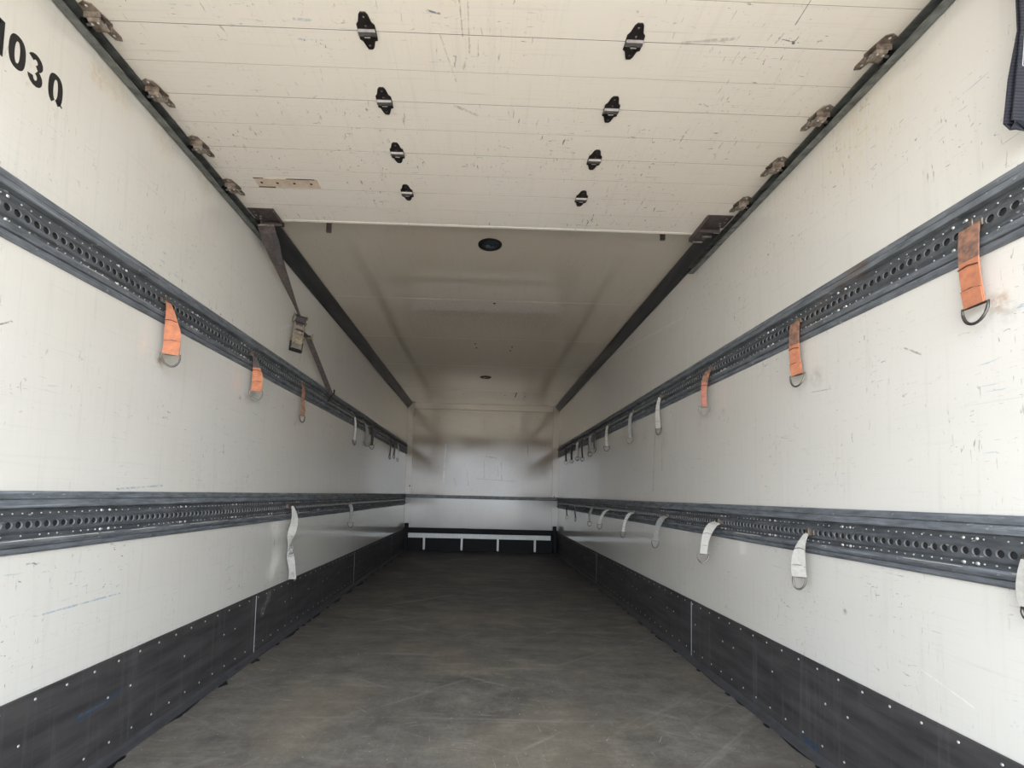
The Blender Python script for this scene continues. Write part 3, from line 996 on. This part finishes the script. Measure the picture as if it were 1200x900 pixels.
def strap(side, y, z_hook, drop, mat, label, group, tw0=0, tw1=0, w0=.046, w1=.046, out=.0, dy=.0, sag=None,
          ring='ring', ring_w=.058, ring_h=.048, thread='thread', dirty=None, folds=True, wob=.0):
    """side: -1 left wall, +1 right wall. tw: 0 = webbing lies flat to the wall, 90 = square to it (degrees).
    drop: from hook to foot of ring; out: how far the foot stands into the room beyond the rail; dy: drift along the wall"""
    X, s = (XL, 1) if side < 0 else (XR, -1)
    root = empty('lashing_strap', (X + s * .0140, y, z_hook), label, 'strap', group)
    V = lambda o, yy, z: (s * o, yy, z)
    # rail fitting: stud pair and upright lug
    hk = MB()
    hk.cyl(V(-.0035, -.0136, 0), V(.004, -.0136, 0), .0085, 10)
    hk.cyl(V(-.0035, .0136, 0), V(.004, .0136, 0), .0085, 10)
    hk.box((min(0, s * .006) + s * .001, -.024, -.009), (max(0, s * .006) + s * .001, .024, .009))
    hk.prism([(-.010, -.010), (-.009, .012), (-.005, .018), (.001, .010), (.002, -.012)], 0, min(s * .005, s * .016), max(s * .005, s * .016))
    bevel(hk.build('rail_fitting', 'fitting', root), .001)
    n = 15
    zr = -(drop - ring_h)           # foot of the webbing
    t0, t1 = math.radians(tw0), math.radians(tw1)
    path, wv, ws = [], [], []
    for i in range(n):
        t = i / (n - 1)
        th = lerp(t0, t1, min(1, t * 1.15))
        w = lerp(w0, w1, min(1, t * 1.5))
        need = .010 + abs(math.sin(th)) * w / 2
        oo = max(.0145 + out * (math.sin(t * math.pi / 2) if sag is None else (t ** .6)), need * min(1, t * 4 + .35))
        bulge = .008 * math.sin(t * math.pi)
        z = zr * t if not out else zr * (t ** 1.25)
        path.append(V(oo + bulge + wob * math.sin(t * 9), dy * t + wob * math.sin(t * 7 + 1) * 1.5, z - .004))
        wv.append((s * math.sin(th), math.cos(th), 0))
        ws.append(w)
    k = 6 if dirty else 0
    if dirty:
        MB().ribbon(path[:k + 1], wv[:k + 1], ws[:k + 1], .0036).build('soiled_webbing', dirty, root)
    MB().ribbon(path[k:], wv[k:], ws[k:], .0034).build('webbing', mat, root)
    if folds:                       # second layer sewn back above the ring and below the hook, with seam ends
        i0 = 11
        off = [(Vector(p) + Vector((s * .0038, 0, 0)) * math.cos(t1) + Vector((0, -.0038, 0)) * math.sin(t1)) for p in path]
        MB().ribbon(off[i0:], wv[i0:], [a * .97 for a in ws[i0:]], .003).build('sewn_fold', mat, root)
        for q in (i0, 6 if not dirty else 7):
            a, w, h = Vector(off[q]), Vector(wv[q]), ws[q] / 2
            MB().tube([a - w * h + Vector((0, 0, -.003)), a - w * h * .4, a + Vector((0, 0, .002)), a + w * h * .6, a + w * h + Vector((0, 0, -.002))], .0016, 6).build('seam', thread, root)
    # D ring
    c, w = Vector(path[-1]), Vector(wv[-1])
    a = ring_w / 2
    pts = [c - w * a, c - w * a * .33, c + w * a * .33, c + w * a]
    for i in range(1, 12):
        t = math.pi * i / 12
        pts.append(c + w * a * math.cos(t) * (1 - .1 * math.sin(t)) + Vector((0, 0, -1)) * (ring_h - .003) * math.sin(t) ** .8 + Vector((s * .004 * math.sin(t), 0, 0)))
    MB().tube(pts, .0036, 8, closed=True).build('d_ring', ring, root)
    return root


GU, GL = 'ring straps along the upper rails', 'ring straps along the lower rails'
HU, HL = RU[0] + .0775, RLO[0] + .0775
# right wall, upper rail, from the door inwards
strap(1, 1.131, HU, .25, 'orange', 'wide orange ring strap nearest the door on the right wall, brown stained top', GU, 0, 0, .050, .048, dirty='orange_dirty', ring_w=.062, dy=-.008)
strap(1, 1.795, HU, .255, 'orange', 'orange ring strap hanging flat, second from the door on the right wall', GU, 5, 18, .046, .044, dirty='orange_dirty', dy=-.015, ring='ring_light')
strap(1, 2.50, HU, .245, 'red', 'faded red narrow ring strap slanting from the upper right rail', GU, 10, 78, .042, .026, out=.022, dirty='orange_dirty', ring='ring_light', ring_w=.056)
strap(1, 3.205, HU, .262, 'white', 'white ring strap hanging straight just beyond the faded red one, right wall', GU, 60, 40, .018, .032, thread='thread_grey', ring_w=.04)
strap(1, 3.805, HU, .255, 'grey', 'pale grey strap with big triangular ring, second beyond the faded red one, right wall', GU, 40, 80, .028, .022, ring='ring_light', thread='thread_grey', out=.015)
strap(1, 4.545, HU, .25, 'white', 'whitish narrow ring strap, third beyond the faded red one, right wall', GU, 50, 70, .022, .024, thread='thread_grey', out=.008)
strap(1, 5.03, HU, .22, 'brownweb', 'faint brown strap between the whitish and dark ones far along the right wall', GU, 20, 20, .030, .030, thread='thread_grey', folds=False, out=.012)
strap(1, 5.25, HU, .245, 'grey', 'dark grey thin strap far along the upper right rail, beside the faint brown one', GU, 60, 60, .030, .026, folds=False)
strap(1, 5.68, HU, .27, 'darkweb', 'thin black strap hanging low far along the upper right rail', GU, 50, 40, .03, .02, folds=False)
strap(1, 5.98, HU, .24, 'white', 'short white strap bright against the far upper right rail', GU, 75, 60, .026, .014, folds=False)
strap(1, 6.33, HU, .25, 'darkweb', 'black ring strap second from the end wall on the upper right rail', GU, 45, 80, .03, .024, folds=False, ring='ring_light', out=.01)
strap(1, 6.75, HU, .24, 'darkweb', 'black ring strap closest to the end wall on the upper right rail', GU, 45, 80, .03, .024, folds=False, ring='ring_light', out=.01)
# left wall, upper rail
strap(-1, 1.783, HU, .245, 'orange', 'bright orange ring strap nearest the door on the left wall, narrow top', GU, 4, 66, .020, .054, ring_w=.062, out=.012)
strap(-1, 2.462, HU, .235, 'orange', 'orange ring strap with wide foot, second from the door on the left wall', GU, 8, 72, .016, .050, thread='thread', dirty='brownweb', ring='ring_light', ring_w=.06, out=.01)
strap(-1, 3.135, HU, .25, 'orange_dirty', 'narrow dirty orange strap under the ratchet strap foot on the left wall', GU, 10, 34, .024, .028, ring_w=.04, wob=.002)
strap(-1, 4.43, HU, .265, 'white', 'thin white strap first beyond the ratchet strap on the left wall', GU, 70, 60, .016, .016, thread='thread_grey', ring_w=.03)
strap(-1, 4.83, HU, .235, 'grey', 'grey ring strap leaning beside a black one on the upper left rail', GU, 20, 80, .03, .026, out=.014, dy=.03, thread='thread_grey', ring='ring_light')
strap(-1, 5.10, HU, .24, 'darkweb', 'black ring strap mid-way along the far half of the upper left rail', GU, 30, 80, .026, .026, thread='thread_grey', ring_w=.05)
strap(-1, 6.15, HU, .27, 'darkweb', 'thin black strap far along the upper left rail, near the end wall', GU, 50, 40, .024, .018, folds=False, ring_w=.03)
strap(-1, 6.42, HU, .24, 'brownweb', 'dark brown strap beside white one closest to the end wall, upper left rail', GU, 60, 50, .024, .020, folds=False, ring_w=.03)
strap(-1, 6.72, HU, .26, 'white', 'white strap closest to the end wall on the upper left rail', GU, 60, 60, .018, .012, folds=False, ring_w=.03)
# right wall, lower rail: stiff straps standing off the rail
strap(1, 1.026, HL, .135, 'white', 'frayed white strap at the right picture edge, lower rail', GL, 0, 10, .036, .044, out=.0, thread='thread_grey', dirty='white', folds=False, ring_w=.036, ring_h=.03)
strap(1, 1.741, HL, .205, 'white', 'grey-white folded strap with zinc ring, first full one on the lower right rail', GL, 10, 35, .014, .048, out=.030, thread='thread_grey', ring='ring_light', ring_w=.045)
strap(1, 2.41, HL, .205, 'white', 'checked white strap standing off the lower right rail, triangular ring', GL, 30, 78, .050, .034, out=.072, sag=1, thread='thread_grey', ring='ring_light', ring_w=.055)
strap(1, 3.09, HL, .205, 'grey', 'grey strap standing off the lower right rail, between two white ones', GL, 30, 70, .046, .028, out=.066, sag=1, thread='thread_grey', ring_w=.045)
strap(1, 3.77, HL, .20, 'white', 'slim white strap standing off the lower right rail beyond the grey one', GL, 30, 65, .038, .020, out=.075, sag=1, thread='thread_grey', ring_w=.040)
strap(1, 4.48, HL, .185, 'white', 'far white strap standing off the lower right rail with dark ring', GL, 30, 80, .036, .020, out=.085, sag=1, thread='thread_grey', ring_w=.045)
strap(1, 5.15, HL, .20, 'grey', 'small grey strap with ring beside the far white one, lower right rail', GL, 30, 80, .03, .024, out=.028, folds=False, ring_w=.045)
strap(1, 6.05, HL, .20, 'darkweb', 'thin black strap far along the lower right rail', GL, 50, 60, .024, .016, folds=False, ring_w=.02)
strap(1, 6.65, HL, .20, 'darkweb', 'black strap with ring closest to the end wall, lower right rail', GL, 40, 80, .024, .018, folds=False, ring='ring_light', ring_w=.04)
# left wall, lower rail
strap(-1, 4.387, HL, .215, 'grey', 'grey strap with ring far along the lower left rail', GL, 60, 80, .030, .026, thread='thread_grey', ring_w=.05)

# long frayed strap, lower left rail
root = empty('frayed_strap', (XL + .0150, 3.02, HL + .01), 'long frayed dirty white strap hanging below the lower left rail to near the kick panel', 'strap')
rnd = random.Random(3)
path, wv, ws = [], [], []
for i in range(30):
    t = i / 29
    z = -.45 * t
    th = math.radians(70 + 35 * math.sin(t * 9))
    wd = .046 * (1 - .75 * math.exp(-((t - .55) / .10) ** 2)) * (.25 + .75 * min(1, t * 6))
    path.append((.028 + .014 * math.sin(t * 8) + .012 * t, .01 * math.sin(t * 11), z))
    wv.append((math.sin(th), math.cos(th), 0)); ws.append(wd)
MB().ribbon(path, wv, ws, .0035).build('webbing', 'white', root)
MB().box((-.001, -.022, -.012), (.012, .022, .010)).build('rail_fitting', 'fitting', root)
m = MB()
for i in range(46):
    t = rnd.choice((rnd.uniform(.35, .7), rnd.uniform(.9, 1.0)))
    p = Vector(path[int(t * 29)])
    d = Vector((rnd.uniform(-.2, 1), rnd.uniform(-1, 1), rnd.uniform(-1.4, .2))).normalized() * rnd.uniform(.012, .04)
    q = p + d
    q.x = max(q.x, -.008)
    m.tube([p, p + d * .5 + Vector((.004, 0, .003)), q], .0011, 4)
m.build('loose_threads', 'white', root, 'stuff')
k = MB()
for i in range(4):
    pts = []
    for j in range(9):
        t = j / 8 * 2 * math.pi
        pts.append((.034 + .014 * math.cos(t + i), .017 * math.sin(t), -.262 - .012 * i + .008 * math.sin(t + i * 2)))
    k.tube(pts[:-1], .0045, 6, closed=True)
k.build('knot', 'white', root)

# ------------------------------------------------------------------ ratchet strap on the left
A = Vector((-1.142, 2.37, 2.243)); B = Vector((XL + .045, 3.669, 1.645))
root = empty('ratchet_strap', A, 'dark ratchet tie-down strap slanting from the left door bracket to the upper left rail', 'strap')
D = B - A
dirn = D.normalized()
tA = .462                                  # where the ratchet sits
xh = Vector((1, 0, 0)); up = Vector((0, 0, 1))
sq = dirn.cross(Vector((-.40, .90, .35))).normalized()    # broad side first turned to the door opening
edge = dirn.cross(sq).normalized()                         # then twisted on edge at the ratchet
if sq.x < 0: sq = -sq
n = 16
path = [D * (tA * i / (n - 1)) for i in range(n)]
wv = [sq * math.cos(t) + edge * math.sin(t) for t in [math.radians(lerp(0, 86, (i / (n - 1)) ** 1.0)) for i in range(n)]]
ws = [lerp(.080, .036, i / (n - 1)) for i in range(n)]
path[0] = path[0] + Vector((.014, 0, 0)); path[1] = path[1] + Vector((.008, 0, 0))
MB().ribbon(path, wv, ws, .003).build('webbing', 'brownweb', root)
path = [D * lerp(tA + .09, .995, i / 9) for i in range(10)]
MB().ribbon(path, [sq] * 10, [.036] * 10, .004).build('webbing', 'brownweb', root)
# loose tail folded over the bracket
path = [Vector((.03, .05, -.012)), Vector((.034, .075, -.035)), Vector((.032, .10, -.065)), Vector((.030, .125, -.10)), Vector((.028, .15, -.13))]
MB().ribbon(path, [(.8, .6, 0)] * 5, [.020, .026, .030, .030, .022], .003).build('loose_tail', 'darkweb', root)
# hook into the rail
hp = D
m = MB().tube([hp + Vector((0, .0, 0)), hp + Vector((.012, .028, .018)), hp + Vector((.008, .05, .05))], .006, 8)
m.tube([hp, hp + Vector((-.012, .01, -.03)), hp + Vector((-.028, .02, -.045))], .006, 8)
m.build('end_hook', 'hinge', root)
m = MB().tube([Vector((-.03, .004, .004)), Vector((.05, .004, .004))], .0045, 8)
m.build('top_hook', 'hinge_rusty', root)
# ratchet body hanging from the strap
rb = D * tA + Vector((-.004, -.02, .005))
dn = (Vector((-.06, -.10, -1.0))).normalized()        # body hangs down and back
wx = (xh * .80 + Vector((0, .60, 0))).normalized()   # its width
wx = (wx - dn * wx.dot(dn)).normalized()
nm = wx.cross(dn).normalized()
if nm.y > 0:
    nm = -nm


def Q(a, b, c):
    return rb + wx * a + dn * b + nm * c


def qbox(m, a0, a1, b0, b1, c0, c1, mi=0):
    v = [Q(a, b, c) for c in (c0, c1) for a, b in ((a0, b0), (a1, b0), (a1, b1), (a0, b1))]
    return m.add(v, [(0, 3, 2, 1), (4, 5, 6, 7), (0, 1, 5, 4), (1, 2, 6, 5), (2, 3, 7, 6), (3, 0, 4, 7)], mi)


# spool
m = MB().cyl(Q(-.034, .002, .006), Q(.034, .002, .006), .024, 20)
m.build('spool', 'darkweb', root)
for a in (-.037, .037):
    w = MB().cyl(Q(a - .003, .002, .006), Q(a + .003, .002, .006), .030, 18)
    w.build('ratchet_wheel', 'zinc', root)
# side plates and handle
for a in (-.030, .030):
    m = MB()
    qbox(m, a - .0018, a + .0018, .0, .20, -.006, .018)
    bevel(m.build('side_plate', 'zinc', root), .0008)
m = MB()
qbox(m, -.029, .029, .045, .065, .006, .010)
qbox(m, -.027, .027, .078, .094, .000, .006)
m.build('pawl', 'hinge_rusty', root)
m = MB()
qbox(m, -.030, .030, .105, .160, .004, .008)
m.build('handle_plate', 'zinc', root)
m = MB()
qbox(m, -.038, .038, .195, .214, -.002, .016)
qbox(m, -.038, -.030, .150, .200, -.002, .016)
qbox(m, .030, .038, .150, .200, -.002, .016)
bevel(m.build('handle_grip', 'black', root), .002)
m = MB()
p0 = D * (tA + .10)
m.tube([p0 + xh * -.028, p0 + xh * .030], .008, 10)
m.tube([p0 + xh * -.028 + up * .02, p0 + xh * -.028 - up * .02], .006, 8)
m.tube([p0 + xh * .030 + up * .02, p0 + xh * .030 - up * .018], .006, 8)
m.build('frame_bolt', 'zinc', root)
m = MB()
v0 = Q(.0, .03, 0)
m.ribbon([Q(0, .02, -.004), Q(0.01, .07, -.008), p0 + Vector((0, 0, -.0))], [wx, wx, xh], [.044, .044, .04], .003)
m.build('webbing', 'brownweb', root)

# ------------------------------------------------------------------ black pull strap at the door, upper right
YS = .985
root = empty('pull_strap', (1.172, YS, 2.28), 'black ribbed pull strap loop hanging at the upper right picture edge', 'strap')


def S(x, z, y=0.0):
    return Vector((x - 1.172, y, z - 2.28))


HW = .028
ctr = [(1.2115, 2.262), (1.2085, 2.10), (1.2050, 1.97), (1.1930, 1.86), (1.1720, 1.755), (1.1700, 1.745)]
front = [S(x - .001, z, -.006) for x, z in ctr]
front[0] = S(1.190, 2.262, -.012)
cx = [1.186 + HW, 1.180 + HW, 1.168 + HW, 1.150 + HW, 1.136 + HW]
zs = [2.25, 2.10, 1.965, 1.85, 1.748]
front = [S(min(c, XR - HW - .002), z, -.007) for i, (c, z) in enumerate(zip(cx, zs))]
back = [p + Vector((-.006 * (i > 2), .007 + .004 * (i > 2), .0)) for i, p in enumerate(front)]
loop = front + [front[-1] + Vector((0, .004, -.007)), front[-1] + Vector((-.006, .012, -.007))] + back[::-1]
MB().ribbon(loop, [(1, 0, 0)] * len(loop), [HW * 2] * len(loop), .003).build('webbing', 'web_black', root)
m = MB()
zc0, zc1 = 1.945, 1.875
xa, xb = front[2].x - HW + .004, front[2].x + HW - .004
yf = -.0098


def thread(a, b):
    m.tube([Vector((a[0], yf, a[1])), Vector((b[0], yf, b[1]))], .0009, 5)


za, zb_ = zc0 - 2.28, zc1 - 2.28
sh = -.007
thread((xa, za), (xb, za)); thread((xa + sh, zb_), (xb + sh, zb_)); thread((xa, za), (xa + sh, zb_)); thread((xb, za), (xb + sh, zb_))
nz = 5
for i in range(nz):
    x0 = lerp(xa, xb, i / nz); x1 = lerp(xa, xb, (i + 1) / nz)
    thread((x0, za), ((x0 + x1) / 2 + sh, zb_)); thread(((x0 + x1) / 2 + sh, zb_), (x1, za))
m.build('box_stitching', 'thread_pale', root)
m = MB().box((-.018, -.016, -.040), (.042, .020, -.030))
m.build('anchor_plate', 'bracket', root)
